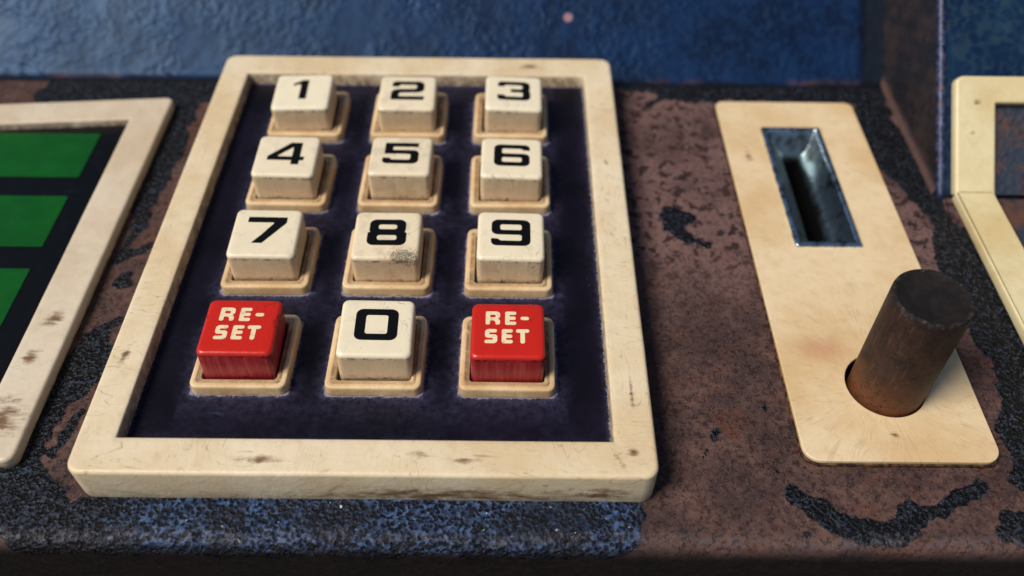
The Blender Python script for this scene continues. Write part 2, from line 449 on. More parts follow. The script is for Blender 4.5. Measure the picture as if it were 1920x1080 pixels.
col = g.mix(g.ma('MULTIPLY', g.ma('MULTIPLY', scr, .35), g.ma('SUBTRACT', 1.0, topm)), col, C(110, 84, 66))
g.bump(g.noise(1.3, 5, .7), .16); g.bump(g.noise(.25, 3), .12)
M_KNOB = g.done(col, g.mixf(topm, g.mixf(g.noise(.6, 4), .42, .68), .8), g.mixf(edge, .1, .8))

g = G('worn_chrome', .3, 1.0)
col = g.mix(g.st(g.noise(.35, 4), .45, .7), C(146, 162, 168), C(92, 90, 82))
g.bump(g.noise(.25, 3), .10)
M_CHROME = g.done(col, g.mixf(g.noise(.5, 4), .26, .46))
g = G('bright_rim', .2, 1.0)
M_RIM = g.done(g.mix(g.st(g.noise(.5, 4), .42, .66), C(196, 210, 220), C(96, 108, 116)), g.mixf(g.noise(.8, 3), .14, .36))
g = G('slot_void', .9, 0.0, .1); M_VOID = g.done(C(4, 4, 5))
g = G('black_print', .5, 0.0, .15)
M_INK = g.done(g.mix(g.st(g.noise(1.6, 4, .7), .66, .74), C(9, 9, 11), C(24, 23, 22)))
g = G('cream_print', .5); M_CREAM = g.done(g.mix(g.st(g.noise(1.2, 4), .5, .75), C(232, 212, 172), C(206, 176, 130)))
g = G('black_screen', .28, 0.0, .2); g.bump(g.noise(.2, 3), .05)
M_SCREEN = g.done(g.mix(g.st(g.noise(.3, 5, .7), .5, .75), C(6, 7, 8), C(14, 15, 18)), .35)
g = G('green_window', .34, 0.0, .18)
M_GREEN = g.done(g.mix(g.st(g.noise(.16, 4), .35, .7), C(8, 72, 22), g.mix(g.st(g.noise(1.2, 4, .7), .52, .72), C(9, 80, 22), C(30, 84, 42))), g.mixf(g.noise(.4, 3), .3, .5))
g = G('brown_backing', .8, 0.0, .2); M_BACK = g.done(g.mix(g.st(g.noise(.8, 4), .4, .65), C(40, 28, 22), C(104, 74, 48)))
g = G('rusty_infill', .6)
col = g.mix(g.st(g.noise(.10, 4), .42, .60), C(92, 62, 48), C(44, 52, 66))
col = g.mix(g.ma('MULTIPLY', g.st(g.noise(.6, 5, .7), .5, .68), .7), col, C(36, 32, 36))
g.bump(g.noise(.7, 5), .4)
M_INFILL = g.done(col, .5)

# ------------------------------------------------------------------ the casing: panel, sloping walls
ZP = -5.4                                     # level of the metal panel; z = 0 is the keypad's face
SL = math.radians(42)                         # the wall behind leans back at this angle
PAINT=[
(5.0,[(-125,54.5),(-56,56.5)]),(2.0,[(-100,60),(-52,61)]),(3.0,[(58,61.5),(80,61.5)]),
(4.00,[(-65.0,55.8),(-56.4,56.0)]),
(5.00,[(-62.0,49.9),(-63.9,36.3),(-62.9,27.8)]),
(3.60,[(-60.4,38.5),(-61.2,21.8),(-61.6,12.1)]),
(1.60,[(-59.3,8.5),(-60.2,3.1)]),
(0.90,[(-60.2,3.1),(-61.9,-7.1),(-55.2,-2.0)]),
(1.70,[(-57.9,-11.9),(-57.8,-14.3)]),
(0.70,[(-61.5,-31.2),(-56.3,-25.5)]),
(1.20,[(-59.1,-27.0),(-55.4,-24.8)]),
(3.00,[(-58.7,-29.8),(-60.7,-36.6),(-61.8,-45.6)]),
(2.20,[(-55.2,-32.5),(-58.0,-35.2)]),
(3.50,[(-61.6,-43.1),(-63.0,-50.4),(-63.0,-58.4)]),
(1.60,[(-54.4,-36.5),(-58.6,-43.0)]),
(1.00,[(-55.9,-47.9),(-58.0,-56.1)]),
(4.50,[(-63.6,-61.7),(-59.3,-68.0),(-55.6,-72.9)]),
(3.50,[(-55.8,-64.8),(-51.5,-71.9)]),
(1.40,[(-60.6,-59.5),(-53.4,-63.8)]),
(6.50,[(-43.8,-70.3),(-7.0,-70.5),(41.7,-70.2)]),
(3.00,[(-49.2,-67.9),(-44.9,-66.8),(39.1,-66.4),(46.1,-66.4)]),
(3.00,[(-55.3,-73.9),(-15.6,-73.5),(40.6,-73.1)]),
(1.00,[(61.6,53.2),(66.3,56.9),(73.9,54.6)]),
(2.00,[(65.6,57.4),(79.9,56.7)]),
(3.50,[(78.8,59.1),(100.6,59.5),(123.7,59.2)]),
(4.50,[(89.0,59.3),(122.1,58.4)]),
(4.00,[(120.9,56.7),(122.3,43.8),(123.3,32.9),(123.6,20.7)]),
(2.60,[(116.9,49.5),(118.5,35.0),(119.6,24.6)]),
(3.00,[(124.2,24.7),(125.9,7.6),(125.5,-4.5)]),
(1.60,[(120.3,22.7),(122.9,12.1)]),
(5.20,[(126.6,2.3),(125.7,-14.1),(125.5,-27.4)]),
(3.20,[(127.5,-15.6),(125.6,-32.9),(124.4,-47.0)]),
(3.20,[(125.5,-27.4),(124.7,-39.5),(123.5,-51.8)]),
(3.00,[(120.9,-48.3),(119.9,-59.7)]),
(2.84,[(63.2,10.0),(64.7,8.9)]),
(1.76,[(62.2,5.8),(65.1,2.3)]),
(1.08,[(65.6,1.1),(68.9,-1.1)]),
(0.50,[(64.1,-50.7),(63.6,-53.0)]),
(0.40,[(61.9,-54.2),(61.4,-55.7)]),
(0.50,[(75.2,-44.2),(74.6,-44.9)]),
(0.50,[(76.4,-70.7),(77.0,-70.6)]),
(0.40,[(73.9,-58.6),(74.3,-58.8)]),
(1.49,[(76.3,-63.4),(79.7,-65.0)]),
(2.56,[(79.6,-65.5),(81.7,-68.5)]),
(2.43,[(82.5,-69.0),(86.6,-71.0),(92.3,-70.4)]),
(2.03,[(92.7,-68.9),(97.0,-66.8)]),
(1.35,[(97.0,-66.8),(101.9,-66.3),(105.4,-64.2)]),
(1.89,[(106.3,-63.1),(110.0,-61.8)]),
(1.22,[(88.0,-72.4),(96.0,-70.4)]),
(2.40,[(113.2,-68.7),(115.8,-69.2)]),
(1.76,[(110.6,-70.7),(114.1,-71.2)]),
]

PAINT_BLUE = [((-50, -70), (46, -70), 8.0)]

def seg_dist(X, Y, a, b):
    ax, ay = a; bx, by = b
    dx, dy = bx - ax, by - ay; L = dx * dx + dy * dy
    t = np.clip(((X - ax) * dx + (Y - ay) * dy) / L, 0, 1) if L > 0 else 0.0
    return np.hypot(X - ax - t * dx, Y - ay - t * dy)

xs = np.arange(-132, 192.01, .5)
prof = [(y, ZP) for y in np.arange(64.5, -71.3, -.5)]
for k in range(1, 13):
    a = math.radians(96 * k / 12); prof.append((-71.2 - 3.0 * math.sin(a), ZP - 3.0 + 3.0 * math.cos(a)))
y_, z_ = prof[-1]
for k in range(1, 25): prof.append((y_ + .5 * k * .10, z_ - .5 * k * .99))
y_, z_ = prof[-1]
for k in range(1, 24): prof.append((y_ + 3 * k * .10, z_ - 3 * k * .99))
nflat = len(np.arange(64.5, -71.3, -.5))
PX, PT = np.meshgrid(xs, np.arange(len(prof)))
PY = np.array([p[0] for p in prof])[PT]; PZ = np.array([p[1] for p in prof])[PT]
PYY = 64.5 - .5 * PT                          # arc length along the sheet, for noise that does not stretch
wx = PX + 3.2 * fbm(PX, PYY, 4.0, 5, 3); wy = PYY + 3.2 * fbm(PX, PYY, 4.0, 5, 9)
wx = wx + 1.6 * fbm(PX, PYY, 1.5, 3, 13); wy = wy + 1.6 * fbm(PX, PYY, 1.5, 3, 19)
dmin = np.full(PX.shape, 99.0)
for r, pl in PAINT:
    for a, b in zip(pl[:-1], pl[1:]): dmin = np.minimum(dmin, seg_dist(wx, wy, a, b) - r)
paint = np.clip(-dmin / 1.2, -1, 1)
# outside the frame on both sides and behind the wall the sheet keeps mixed remains of paint
far = np.clip((np.abs(PX - 20) - 118) / 6, 0, 1)
paint = np.where(far > 0, paint * (1 - far) + far * np.clip(fbm(PX, PYY, 16, 3, 21) * 5, -1, 1), paint)
lipd = np.exp(-((PYY + 72.2 + 1.6 * fbm(PX, PYY, 9, 3, 5)) / 1.2) ** 2)
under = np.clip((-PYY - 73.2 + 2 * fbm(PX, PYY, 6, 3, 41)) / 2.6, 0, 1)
blue = np.clip(1.0 - np.maximum(PX - 52, 0) / 10, 0, 1) * np.clip((-PYY - 50) / 10, 0, 1) * np.clip((PX + 50) / 14, .1, 1)
back = np.clip((PYY + 25) / 25, 0, 1) * np.clip((PX - 40) / 5, 0, 1)
disp = .30 * fbm(PX, PYY, 7, 4, 31) + np.clip(paint, 0, .3) * .5
PZ = PZ + np.where(PT < nflat, disp, disp * .5)
nx, ny = len(xs), len(prof)
idx = (PT * nx + np.arange(nx)[None, :])
cx = (PX[:-1, :-1] + PX[1:, 1:]) / 2; cy = (PYY[:-1, :-1] + PYY[1:, 1:]) / 2
cut = ((cx > 89.6) & (cx < 103.3) & (cy > -1.3) & (cy < 40.3)) | (np.hypot(cx - 98.5, cy + 39.9) < 7.9)
q = np.stack([idx[:-1, :-1], idx[1:, :-1], idx[1:, 1:], idx[:-1, 1:]], -1)[~cut]
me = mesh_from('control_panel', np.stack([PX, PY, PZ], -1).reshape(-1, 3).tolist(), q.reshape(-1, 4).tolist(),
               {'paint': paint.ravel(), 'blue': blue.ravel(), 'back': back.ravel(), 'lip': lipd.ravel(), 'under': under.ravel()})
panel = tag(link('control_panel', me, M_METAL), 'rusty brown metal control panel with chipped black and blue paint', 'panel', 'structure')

def slope_wall(name, x0, x1, yf, mat, R=4.0, length=90, step=.8, corner=None):
    T = R * math.tan(SL / 2)
    pr = [(yf - T - .6, ZP + .28), (yf - T, ZP + .3)]
    for k in range(1, 7):
        a = SL * k / 6; pr.append((yf - T + R * math.sin(a), ZP + .3 + R * (1 - math.cos(a))))
    y0, z0 = pr[-1]
    for k in range(1, int(length / step)): pr.append((y0 + k * step * math.cos(SL), z0 + k * step * math.sin(SL)))
    X = np.arange(x0, x1 + .01, step); n = len(X); m = len(pr)
    XX, T_ = np.meshgrid(X, np.arange(m))
    YY = np.array([p[0] for p in pr])[T_]; ZZ = np.array([p[1] for p in pr])[T_]
    d = .25 * fbm(XX, YY * 1.35, 14, 3, 77) + .12 * fbm(XX, YY * 1.35, 2.4, 2, 78)
    if corner is not None:                    # the sheet rolls forward into the side wall
        u = np.clip((XX - (corner - 7.5)) / 2.0, 0, 1); d = d - .6 * u
    YY = YY - d * math.sin(SL); ZZ = ZZ + d * math.cos(SL) * np.clip((T_ - 1) / 6, 0, 1)
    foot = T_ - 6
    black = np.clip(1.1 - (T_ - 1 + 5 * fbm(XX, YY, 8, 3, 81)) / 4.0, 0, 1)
    if corner is not None: black = np.clip(black + u * .92, 0, 1)  # shade of the corner by the side wall, painted in as black
    worn = np.exp(-((T_ - 3) / 2.0) ** 2) * np.clip(fbm(XX, YY, 12, 3, 83) * 4, 0, 1)
    ii = T_ * n + np.arange(n)[None, :]
    f = np.stack([ii[:-1, :-1], ii[:-1, 1:], ii[1:, 1:], ii[1:, :-1]], -1).reshape(-1, 4).tolist()
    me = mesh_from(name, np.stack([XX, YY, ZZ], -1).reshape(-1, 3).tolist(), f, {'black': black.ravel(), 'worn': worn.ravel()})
    return link(name, me, mat)
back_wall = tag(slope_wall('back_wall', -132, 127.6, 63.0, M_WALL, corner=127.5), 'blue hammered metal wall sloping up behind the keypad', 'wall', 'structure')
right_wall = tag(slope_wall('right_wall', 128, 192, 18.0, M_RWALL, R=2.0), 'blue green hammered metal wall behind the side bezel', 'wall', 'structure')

# side of the right-hand housing, between the two sloping walls
v = []; w = []
nu, ns = 46, 60
for j in range(ns):
    s = j * 1.5
    for i in range(nu):
        t = i / (nu - 1)
        yA = 17.6 + s * math.cos(SL); yB = 64.5 + s * math.cos(SL)
        yy = yA + (yB - yA) * t
        bulge = 1.6 * math.exp(-(s / 1.3) ** 2)
        v.append((127.3 - bulge + .15 * math.sin(yy * .7 + s), yy, ZP - .2 + s * math.sin(SL)))
        w.append(max(0, .75 * math.exp(-((s - 1.0) / 1.3) ** 2)))
f = [(j * nu + i, (j + 1) * nu + i, (j + 1) * nu + i + 1, j * nu + i + 1) for j in range(ns - 1) for i in range(nu - 1)]
side_wall = tag(link('side_wall', mesh_from('side_wall', v, f, {'worn': w}), M_SIDE), 'dark brown side of the right housing', 'wall', 'structure')
# its rolled front edge
rings = []
for j in range(62):
    s = -1.0 + j * 1.5
    c = Vector((128.2, 17.6 + s * math.cos(SL), ZP + s * math.sin(SL)))
    r = 1.05 + .05 * math.sin(j * 1.7)
    rings.append([(c.x + r * math.cos(a), c.y - r * math.sin(a) * math.sin(SL), c.z + r * math.sin(a) * math.cos(SL))
                  for a in [2 * math.pi * k / 14 for k in range(14)]])
tag(link('rolled_edge', loft('rolled_edge', rings), M_EDGE, side_wall), 'chipped blue rolled edge of the housing')

# ------------------------------------------------------------------ the keypad
def ring4(x0, x1, y0, y1, r, z, seg=6, ns=10):
    """rounded rectangle with ns extra points along every straight side"""
    pts = []
    cs = ((x1 - r, y0 + r, -90), (x1 - r, y1 - r, 0), (x0 + r, y1 - r, 90), (x0 + r, y0 + r, 180))
    for k, (cx_, cy_, a0) in enumerate(cs):
        for i in range(seg + 1):
            a = math.radians(a0 + 90 * i / seg); pts.append((cx_ + r * math.cos(a), cy_ + r * math.sin(a), z))
        nx_, ny_, na = cs[(k + 1) % 4]
        a = math.radians(na); e = (nx_ + r * math.cos(a), ny_ + r * math.sin(a)); p = pts[-1]
        for i in range(1, ns): pts.append((p[0] + (e[0] - p[0]) * i / ns, p[1] + (e[1] - p[1]) * i / ns, z))
    return pts

def wobble(rings, amp, scale, seed):
    out = []
    for r in rings:
        a = np.array(r)
        a[:, 0] += amp * 2 * fbm(a[:, 0] + 300, a[:, 1] + 300 + a[:, 2], scale, 3, seed)
        a[:, 1] += amp * 2 * fbm(a[:, 0] + 300, a[:, 1] + 300 + a[:, 2], scale, 3, seed + 50)
        a[:, 2] += amp * 1.2 * fbm(a[:, 0] + 300, a[:, 1] + 300, scale, 3, seed + 90)
        out.append([tuple(p) for p in a])
    return out

def bezel_mesh(name, o, i, z0, z1, ro, fil, ri=.3, depth=None, amp=.08, seed=0, skew=None):
    """o, i: (x0, x1, y0, y1) of the outside and of the opening"""
    R = []; A = []
    def out(ins, z, d): R.append(ring4(o[0] + ins, o[1] - ins, o[2] + ins, o[3] - ins, max(ro - ins * .7, .3), z, 6, 24)); A.append(d)
    def inn(ext, z, d): R.append(ring4(i[0] - ext, i[1] + ext, i[2] - ext, i[3] + ext, ri, z, 6, 24)); A.append(d)
    out(.25, z0, 1.0); out(.12, z0 + .7, .45); out(.05, z0 + (z1 - z0) * .4, .05)
    for k in range(7):
        a = math.pi / 2 * k / 6; out(fil * (1 - math.cos(a)), z1 - fil + fil * math.sin(a), 0)
    out(fil + .6, z1, 0)
    inn(1.2, z1, 0); inn(.35, z1, 0); inn(.1, z1 - .1, .15); inn(0, z1 - .4, .5); inn(-.1, depth if depth is not None else z0, 1.0)
    R = wobble(R, amp, 14, seed)
    if skew: R = [[skew(p) for p in r] for r in R]
    return loft(name, R, A, False, False)

KP = (0.5, -2.0, ZP)
keypad = thing('keypad', 'cream framed push-button keypad with navy face, number keys and two red keys', 'keypad', KP)
def rel(loc, base): return tuple(a - b for a, b in zip(loc, base))
ORG = (0, 0, 0)
link('bezel', bezel_mesh('keypad_bezel', (-50.15, 51.15, -65.2, 61.2), (-43.1, 43.75, -58.0, 52.8), ZP - .1, 3.3, 2.7, .75, depth=-.3, seed=1), M_BEZEL, keypad, rel(ORG, KP))

PIT = 25.0
centres = [((c - 1) * PIT, -(r - 1.5) * PIT) for r in range(4) for c in range(3)]
gx = np.arange(-43.6, 44.3, .4); gy = np.arange(-58.5, 53.3, .4)
FX, FY = np.meshgrid(gx, gy)
ds = np.full(FX.shape, 99.0)
for (a, b) in centres:
    qx = np.maximum(np.abs(FX - a) - 8.0, 0); qy = np.maximum(np.abs(FY - b) - 8.0, 0)
    ds = np.minimum(ds, np.hypot(qx, qy) - 1.05)
dx_ = np.minimum(FX + 43.1, 43.75 - FX); dy_ = np.minimum(FY + 58.0, 52.8 - FY)
de = np.minimum(dx_, dy_); dc = np.hypot(np.maximum(4 - dx_, 0), np.maximum(4 - dy_, 0))
nz = fbm(FX + 100, FY + 100, 9, 4, 61); nf = fbm(FX + 100, FY + 100, 2.2, 4, 65)
dust = np.exp(-np.maximum(ds, 0) / (1.15 + 1.3 * nz)) * .95 + np.exp(-np.maximum(de, 0) / (.9 + 1.3 * nz)) * .5 + np.clip(dc - 3, 0, 3) * .18
between = np.exp(-((np.abs((FY + 0.0) / PIT - np.round(FY / PIT))) / .10) ** 2) * (np.abs(FX) < 36)
dust = np.clip(dust + .16 * between + .25 * np.clip((-FY - 47) / 10, 0, 1) * (nf + .3), 0, 1)
crust = np.clip(np.exp(-np.maximum(ds - .05, 0) / (.42 + .6 * np.clip(nf, -.4, 1))) + .7 * np.exp(-np.maximum(de - .1, 0) / .35), 0, 1)
n = len(gx); ii = np.arange(len(gy))[:, None] * n + np.arange(n)[None, :]
f = np.stack([ii[:-1, :-1], ii[:-1, 1:], ii[1:, 1:], ii[1:, :-1]], -1).reshape(-1, 4).tolist()
FZ = .04 * nz + .12 * crust
me = mesh_from('face_plate', np.stack([FX, FY, FZ], -1).reshape(-1, 3).tolist(), f, {'dust': dust.ravel(), 'crust': crust.ravel()})
tag(link('face_plate', me, M_FILM, keypad, rel(ORG, KP)), 'dark navy keypad face with dust around the keys')

# sockets
spec = [(9.12, 1.7, -.3, .9), (9.1, 1.7, .12, .9), (9.02, 1.6, .45, .35), (8.98, 1.55, 1.7, .12), (8.94, 1.5, 2.05, .05), (8.82, 1.4, 2.26, 0), (8.62, 1.3, 2.34, 0),
        (8.15, 1.0, 2.34, .08), (7.98, .9, 2.31, .35), (7.88, .85, 2.25, .95), (7.1, .7, 2.22, .95), (7.02, .7, 2.1, 1.0), (7.02, .7, -2.0, 1.0)]
sock_me = loft('key_socket', [ring4(-h, h, -h, h, r, z, 6, 6) for h, r, z, d in spec], [d for *_, d in spec], False, False)
_a = sock_me.attributes['dirt'].data; _v = sock_me.vertices
for i_, vv in enumerate(_v):                  # wiping fingers leave most of the dirt in the right and far channels
    u_, w_ = vv.co.x / MM, vv.co.y / MM
    if vv.co.z > .0015: _a[i_].value *= .30 + .70 * min(1, max(0, (u_ - 6.9) / .4) + max(0, (w_ - 6.9) / .4) * .6 + max(0, (-u_ - 6.9) / .4) * .35)
for (a, b) in centres:
    link('key_socket', sock_me, M_SOCKET, keypad, rel((a + rnd.uniform(-.08, .08), b + rnd.uniform(-.08, .08), 0), KP), (0, 0, rnd.uniform(-.5, .5)))

# keys: (glyph, column, row, shift, tilt in degrees) as they sit, each a little crooked
KH = 6.86
kspec = [(6.70, 1.1, -1.0, 1.0), (6.76, 1.1, 2.2, 1.0), (6.79, 1.1, 3.0, .84), (6.84, 1.15, 6.6, .80), (6.86, 1.2, 7.5, .70), (6.86, 1.2, 7.88, .5)]
for k in range(1, 8):
    a = math.pi / 2 * k / 7; ins = .75 * (1 - math.cos(a)); kspec.append((KH - ins, max(1.25 - ins * .45, .4), 7.95 + .75 * math.sin(a), .36 * (1 - k / 7)))
kspec += [(KH - 1.6, .8, 8.715, 0), (KH - 3.0, .6, 8.72, 0)]
def key_mesh(name):
    return loft(name, [ring4(-h, h, -h, h, r, z, 6, 6) for h, r, z, d in kspec], [d for *_, d in kspec], True, True)
key_me = key_mesh('key'); red_me = key_mesh('red_key')
KEYS = [('1', 0, 0, (-.45, -.05, .13), (1.1, -.6, 1.4)), ('2', 1, 0, (-.21, -.05, .02), (.2, 1.0, 1.0)), ('3', 2, 0, (.36, .04, .17), (.3, 2.3, -.1)),
        ('4', 0, 1, (-.22, .16, .30), (.6, 1.3, .6)), ('5', 1, 1, (.42, .32, .30), (-1.6, .6, .2)), ('6', 2, 1, (.14, .19, .28), (-.2, 1.5, -.2)),
        ('7', 0, 2, (-.13, .30, .38), (.8, 1.5, 1.0)), ('8', 1, 2, (-.09, .15, .17), (.4, .5, .6)), ('9', 2, 2, (.16, .23, .40), (.8, 1.2, -.1)),
        ('L', 0, 3, (-.19, .12, -.02), (-2.6, 2.2, 1.6)), ('0', 1, 3, (.19, .29, .32), (.3, 2.3, 1.3)), ('R', 2, 3, (-.07, -.03, -.15), (-2.4, .3, .2))]

# numerals: wide square-shouldered figures in a 7.4 x 7.5 cell
def six():
    nine_o, nine_i = nine()
    fl = lambda L: [(7.4 - p[0], 7.5 - p[1]) for p in L]
    return [fl(nine_o), fl(nine_i)]
def nine():
    o = round_poly([(0, 7.5, 1.35), (7.4, 7.5, 1.35), (7.4, 0, 1.35), (.05, 0, 1.2), (-.1, 2.0, .2), (1.25, 1.95, .3), (1.75, 1.42, .4), (5.75, 1.42, .45), (5.75, 3.15, .45), (0, 3.15, 1.25)])
    i = round_poly([(1.65, 6.1, .45), (5.75, 6.1, .45), (5.75, 4.5, .45), (1.65, 4.5, .45)])
    return [o, i]
GLYPH = {
    '0': [round_poly([(-.15, 0, 1.35), (7.55, 0, 1.35), (7.55, 7.5, 1.35), (-.15, 7.5, 1.35)]), round_poly([(1.7, 1.5, .45), (5.7, 1.5, .45), (5.7, 6.0, .45), (1.7, 6.0, .45)])],
    '1': [round_poly([(3.1, 0, .1), (4.75, 0, .1), (4.75, 7.5, .1), (3.35, 7.5, .2), (1.35, 6.0, .1), (1.35, 5.2, .1), (3.1, 6.0, .4)])],
    '2': [round_poly([(.1, 5.3, .15), (.1, 7.5, 1.5), (7.35, 7.5, 1.4), (7.35, 3.15, 1.4), (1.75, 2.75, .5), (1.7, 1.42, .1), (7.4, 1.42, .1), (7.4, 0, .1), (0, 0, .1), (0, 4.25, 1.6), (5.65, 4.45, .4), (5.65, 6.1, .4), (1.75, 6.1, .3), (1.75, 5.3, .15)])],
    '3': [round_poly([(.05, 5.45, .15), (.05, 7.5, 1.3), (7.3, 7.5, 1.35), (7.3, 4.25, .4), (7.0, 3.85, .2), (7.4, 3.45, .4), (7.4, 0, 1.35), (0, 0, 1.3), (0, 2.1, .15), (1.55, 2.05, .3), (1.8, 1.42, .35), (5.7, 1.42, .45), (5.7, 3.2, .45), (3.0, 3.2, .1), (3.0, 4.45, .1), (5.6, 4.45, .45), (5.6, 6.1, .45), (1.8, 6.1, .35), (1.5, 5.45, .3)])],
    '4': [round_poly([(4.2, 7.5, .1), (6.55, 7.5, .1), (6.55, 2.7, .05), (7.4, 2.7, .1), (7.4, 1.4, .1), (6.55, 1.4, .05), (6.55, 0, .1), (4.9, 0, .1), (4.9, 1.4, .05), (-.1, 1.4, .1), (-.1, 2.7, .2)]), round_poly([(4.9, 2.7, .1), (4.9, 6.0, .15), (1.75, 2.7, .2)])],
    '5': [round_poly([(.25, 7.5, .1), (7.2, 7.5, .1), (7.2, 6.1, .1), (1.95, 6.1, .1), (1.95, 4.9, .1), (7.4, 4.9, 1.3), (7.4, 0, 1.35), (0, 0, 1.3), (0, 2.1, .15), (1.5, 2.05, .3), (1.8, 1.42, .35), (5.7, 1.42, .45), (5.7, 3.5, .45), (.25, 3.5, .1)])],
    '6': six(),
    '7': [round_poly([(0, 7.5, .1), (7.35, 7.5, .1), (7.35, 5.85, .15), (3.5, 0, .1), (1.5, 0, .1), (3.1, 2.4, 1.5), (5.1, 5.95, .2), (0, 5.95, .1)])],
    '8': [round_poly([(0, 0, 1.35), (7.4, 0, 1.35), (7.4, 3.65, .7), (6.85, 3.9, .15), (7.15, 4.15, .7), (7.15, 7.5, 1.35), (.25, 7.5, 1.35), (.25, 4.15, .7), (.55, 3.9, .15), (0, 3.65, .7)]),
          round_poly([(1.85, 1.5, .5), (5.55, 1.5, .5), (5.55, 2.9, .5), (1.85, 2.9, .5)]), round_poly([(1.95, 4.65, .5), (5.45, 4.65, .5), (5.45, 6.0, .5), (1.95, 6.0, .5)])],
    '9': nine(),
}
def bar_e(x, y, w, h, t, r):
    m0, m1 = (h - t) / 2, (h + t) / 2
    return [round_poly([(x, y, r), (x + w, y, r), (x + w, y + t, r), (x + t, y + t, .1), (x + t, y + m0, .1), (x + w * .95, y + m0, r), (x + w * .95, y + m1, r), (x + t, y + m1, .1), (x + t, y + h - t, .1), (x + w, y + h - t, r), (x + w, y + h, r), (x, y + h, r)])]
def bar_s(x, y, w, h, t, r):
    m0, m1 = (h - t) / 2, (h + t) / 2
    return [round_poly([(x, y, r), (x + w, y, .75), (x + w, y + m1, .6), (x + t, y + m1, .15), (x + t, y + h - t, .2), (x + w - .1, y + h - t, r), (x + w - .1, y + h, r), (x + .05, y + h, .75), (x + .05, y + m0, .6), (x + w - t, y + m0, .15), (x + w - t, y + t, .2), (x, y + t, r)])]
def bar_t(x, y, w, h, t, r):
    c0, c1 = x + (w - t) / 2, x + (w + t) / 2
    return [round_poly([(c0, y, r), (c1, y, r), (c1, y + h - t, .1), (x + w, y + h - t, r), (x + w, y + h, r), (x, y + h, r), (x, y + h - t, r), (c0, y + h - t, .1)])]
def bar_r(x, y, w, h, t, r):
    return [round_poly([(x, y, r), (x + t, y, r), (x + t, y + 1.05, .1), (x + 1.55, y + 1.05, .2), (x + w - t, y + .6, .2), (x + w - t, y, r), (x + w, y, r), (x + w, y + 1.1, .5), (x + w - .45, y + 1.5, .2), (x + w, y + 1.9, .4), (x + w, y + h, .8), (x, y + h, .3)]),
            round_poly([(x + t, y + 1.85, .12), (x + w - t, y + 1.85, .2), (x + w - t, y + h - t, .2), (x + t, y + h - t, .12)])]
TK, TR = .84, .36
def reset_loops():
    L = bar_r(-4.2, 1.15, 2.7, 3.35, TK, TR) + bar_e(-.55, 1.1, 2.1, 3.4, TK, TR) + [round_poly([(2.35, 2.35, .38), (3.95, 2.35, .38), (3.95, 3.2, .38), (2.35, 3.2, .38)])]
    L += bar_s(-4.3, -3.5, 2.35, 3.5, TK, TR) + bar_e(-1.15, -3.5, 2.05, 3.5, TK, TR) + bar_t(1.5, -3.5, 2.45, 3.5, TK, TR)
    return L
reset_me = outline_mesh('reset_lettering', reset_loops(), .03)
for gl, c, r, d, t in KEYS:
    a, b = (c - 1) * PIT, -(r - 1.5) * PIT
    red = gl in 'LR'
    k = link('key', red_me if red else key_me, M_RED if red else M_KEY, keypad, rel((a + d[0], b + d[1], d[2]), KP), t)
    if red:
        k['label'] = 'red reset key at the %s end of the bottom row' % ('left' if gl == 'L' else 'right')
        link('lettering', reset_me, M_CREAM, k, (0, 0, 8.725))
    else:
        k['label'] = 'cream key marked %s' % gl
        me = outline_mesh('numeral_' + gl, [[((p[0] - 3.7) * (1.03 if gl == '0' else 1.08), p[1] - 3.75) for p in L] for L in GLYPH[gl]], .03)
        link('numeral', me, M_INK, k, (0, .55, 8.725))

# ------------------------------------------------------------------ display on the left
DP = (-99.0, -5.0, ZP)
disp_o = thing('display', 'cream bezel around a black screen with green bars, left of the keypad', 'display', DP)
def skew(p):
    x, y, z = p
    t = min(max((y + 60) / 105, 0), 1)
    return (x, y + (x + 63.3) * .085 * t, z)
link('bezel', bezel_mesh('display_bezel', (-136, -63.2, -59.6, 50.2), (-127, -72.0, -51.0, 41.2), ZP - .05, -2.5, 2.0, .7, depth=-4.6, seed=5, skew=skew), M_LEFT, disp_o, rel(ORG, DP))
link('screen', outline_mesh('screen', [[(-127.6, -51.6), (-71.4, -51.6), (-71.4, 41.6), (-127.6, 36.6)]], .5, 0, -4.9), M_SCREEN, disp_o, rel(ORG, DP))
for (ya, yb, xr) in ((19.7, 36.5, -78.6), (-3.9, 12.9, -78.7), (-27.4, -10.7, -78.8)):
    me = outline_mesh('green_bar', [round_poly([(-117, ya, .3), (xr, ya, .3), (xr, yb, .3), (-117, yb, .3)], 3)], .12, 0, -4.4)
    link('green_bar', me, M_GREEN, disp_o, rel(ORG, DP))

# ------------------------------------------------------------------ coin slot plate
CP = (97.0, -2.4, ZP)
coin = thing('coin_plate', 'tan cream plate with a chrome coin slot, right of the keypad', 'coin slot', CP)
outer = round_poly([(79.2, -57.1, 3.2), (115.3, -57.1, 3.2), (115.0, 52.5, 2.2), (79.0, 52.5, 2.2)], 8)
rect_h = [(89.4, -1.5), (103.5, -1.5), (103.5, 40.6), (89.4, 40.6)]
me = outline_mesh('plate', [outer, rect_h, circle(98.35, -39.9, 7.55)], .95, .2, -4.75, 3)
link('plate', me, M_PLATE, coin, rel(ORG, CP))
outer2 = round_poly([(78.95, -57.4, 3.3), (115.5, -57.4, 3.3), (115.2, 52.7, 2.3), (78.75, 52.7, 2.3)], 8)
link('backing', outline_mesh('backing', [outer2, rect_h, circle(98.35, -39.9, 7.7)], .8, .1, -5.45, 2), M_BACK, coin, rel(ORG, CP))
R = []
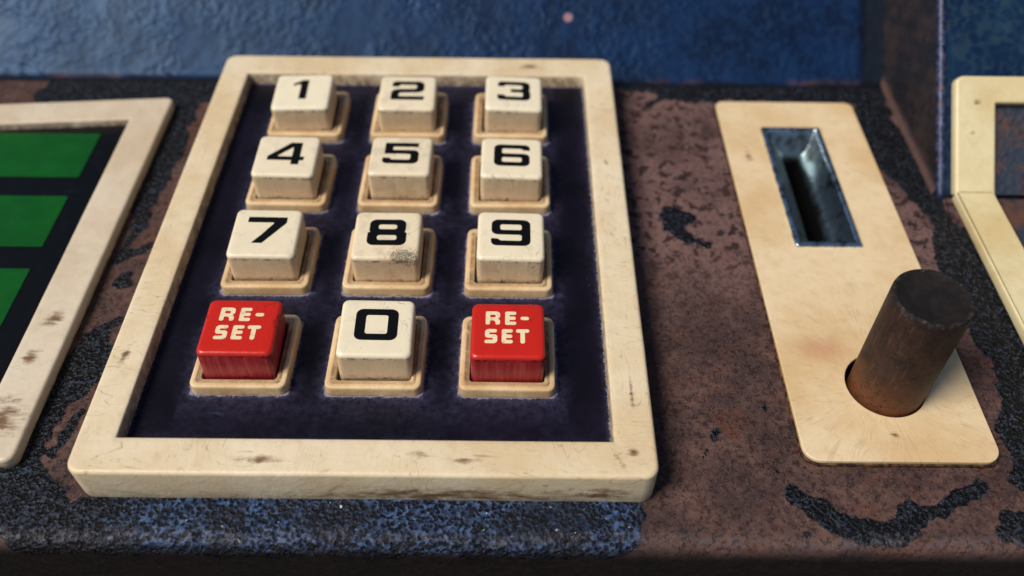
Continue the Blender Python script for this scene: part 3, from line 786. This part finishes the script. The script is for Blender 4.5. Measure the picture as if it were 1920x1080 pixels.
for x0, x1, y0, y1, r, z in ((88.9, 104.1, -2.1, 41.1, .5, -3.98), (88.9, 104.1, -2.1, 41.1, .5, -3.6), (89.1, 103.9, -1.9, 40.9, .4, -3.30), (89.5, 103.5, -1.5, 40.5, .4, -3.12), (89.9, 103.1, -1.1, 40.1, .4, -3.12), (90.2, 102.8, -.8, 39.8, .4, -3.30),
                             (90.4, 102.6, -.6, 39.6, .4, -3.9), (90.7, 102.3, .0, 39.0, .5, -4.8), (92.9, 101.6, 2.2, 37.8, .6, -7.2), (94.2, 100.4, 4.2, 36.9, .5, -8.8), (95.0, 99.4, 5.2, 36.6, .4, -9.6), (95.0, 99.4, 5.2, 36.6, .4, -11.0)):
    R.append(ring4(x0, x1, y0, y1, r, z, 4, 6))
slot = link('slot_funnel', loft('slot_funnel', R[6:], None, False, False), M_CHROME, coin, rel(ORG, CP))
link('slot_rim', loft('slot_rim', R[:7], None, False, False), M_RIM, coin, rel(ORG, CP))
tag(slot, 'chrome coin slot sunk into the plate')
R = [ring4(94.95, 99.45, 5.15, 36.65, .4, z, 4, 2) for z in (-10.9, -40.0)]
link('slot_throat', loft('slot_throat', [list(reversed(r)) for r in R], None, False, True), M_VOID, slot, (0, 0, 0))

# ------------------------------------------------------------------ rusty push button through the plate
KC = (98.65, -40.05)
knob_prof = [(6.95, -14.0, 0, 0), (6.98, -3.0, 0, 0), (7.0, 8.0, 0, 0), (7.0, 19.0, 0, 0), (7.0, 21.1, .25, .2), (6.93, 21.55, .7, 1), (6.75, 21.85, .9, 1), (6.5, 21.95, 1, .8), (6.25, 21.9, 1, .3), (5.9, 21.6, 1, 0), (3.0, 21.5, 1, 0)]
nk = 72
v = []; da = []; ea = []
for r, z, d, e in knob_prof:
    for i in range(nk):
        a = 2 * math.pi * i / nk
        rr = r * (1 + .004 * math.sin(3 * a + 1) + .002 * math.sin(7 * a))
        v.append((rr * math.cos(a), rr * math.sin(a), z - ZP)); da.append(d); ea.append(e)
f = [(k * nk + i, k * nk + (i + 1) % nk, (k + 1) * nk + (i + 1) % nk, (k + 1) * nk + i) for k in range(len(knob_prof) - 1) for i in range(nk)]
f.append(tuple((len(knob_prof) - 1) * nk + i for i in range(nk)))
knob = link('push_button', mesh_from('push_button', v, f, {'dirt': da, 'edge': ea}), M_KNOB, None, (KC[0], KC[1], ZP))
tag(knob, 'rusty brown steel cylinder button standing in the hole of the cream plate', 'button')

# ------------------------------------------------------------------ bezel on the right housing, bent over the foot of its wall
BP = (129.8, 18.0, ZP)
side = thing('side_bezel', 'yellowed cream bent bezel around a rusty panel at the right edge', 'bezel', BP)
up = round_poly([(0, .25, .2), (9.4, .25, .2), (9.4, 21.8, .3), (60, 21.8, .3), (60, 28.2, .5), (0, 28.2, 2.0)], 6)
T = 2.7
o = link('upper_frame', outline_mesh('upper_frame', [up], T, .55, .3, 3), M_RIGHT, side, (.3, -1.0, .3), (42, 0, 0))
dn = round_poly([(0, -.25, .2), (9.4, -.25, .2), (9.4, -64, .3), (60, -64, .3), (60, -71, .5), (0, -71, 2.0)], 6)
o = link('lower_frame', outline_mesh('lower_frame', [dn], T, .55, .1, 3), M_RIGHT, side, (.3, -2.0, .1))
link('infill', outline_mesh('infill_upper', [[(9, .4), (60, .4), (60, 22), (9, 22)]], .5, 0, .3), M_INFILL, side, (.3, -1.0, .3), (42, 0, 0))
link('infill', outline_mesh('infill_lower', [[(9, -.4), (9, -64.5), (60, -64.5), (60, -.4)]], .4, 0, .2), M_INFILL, side, (.3, -2.0, .1))
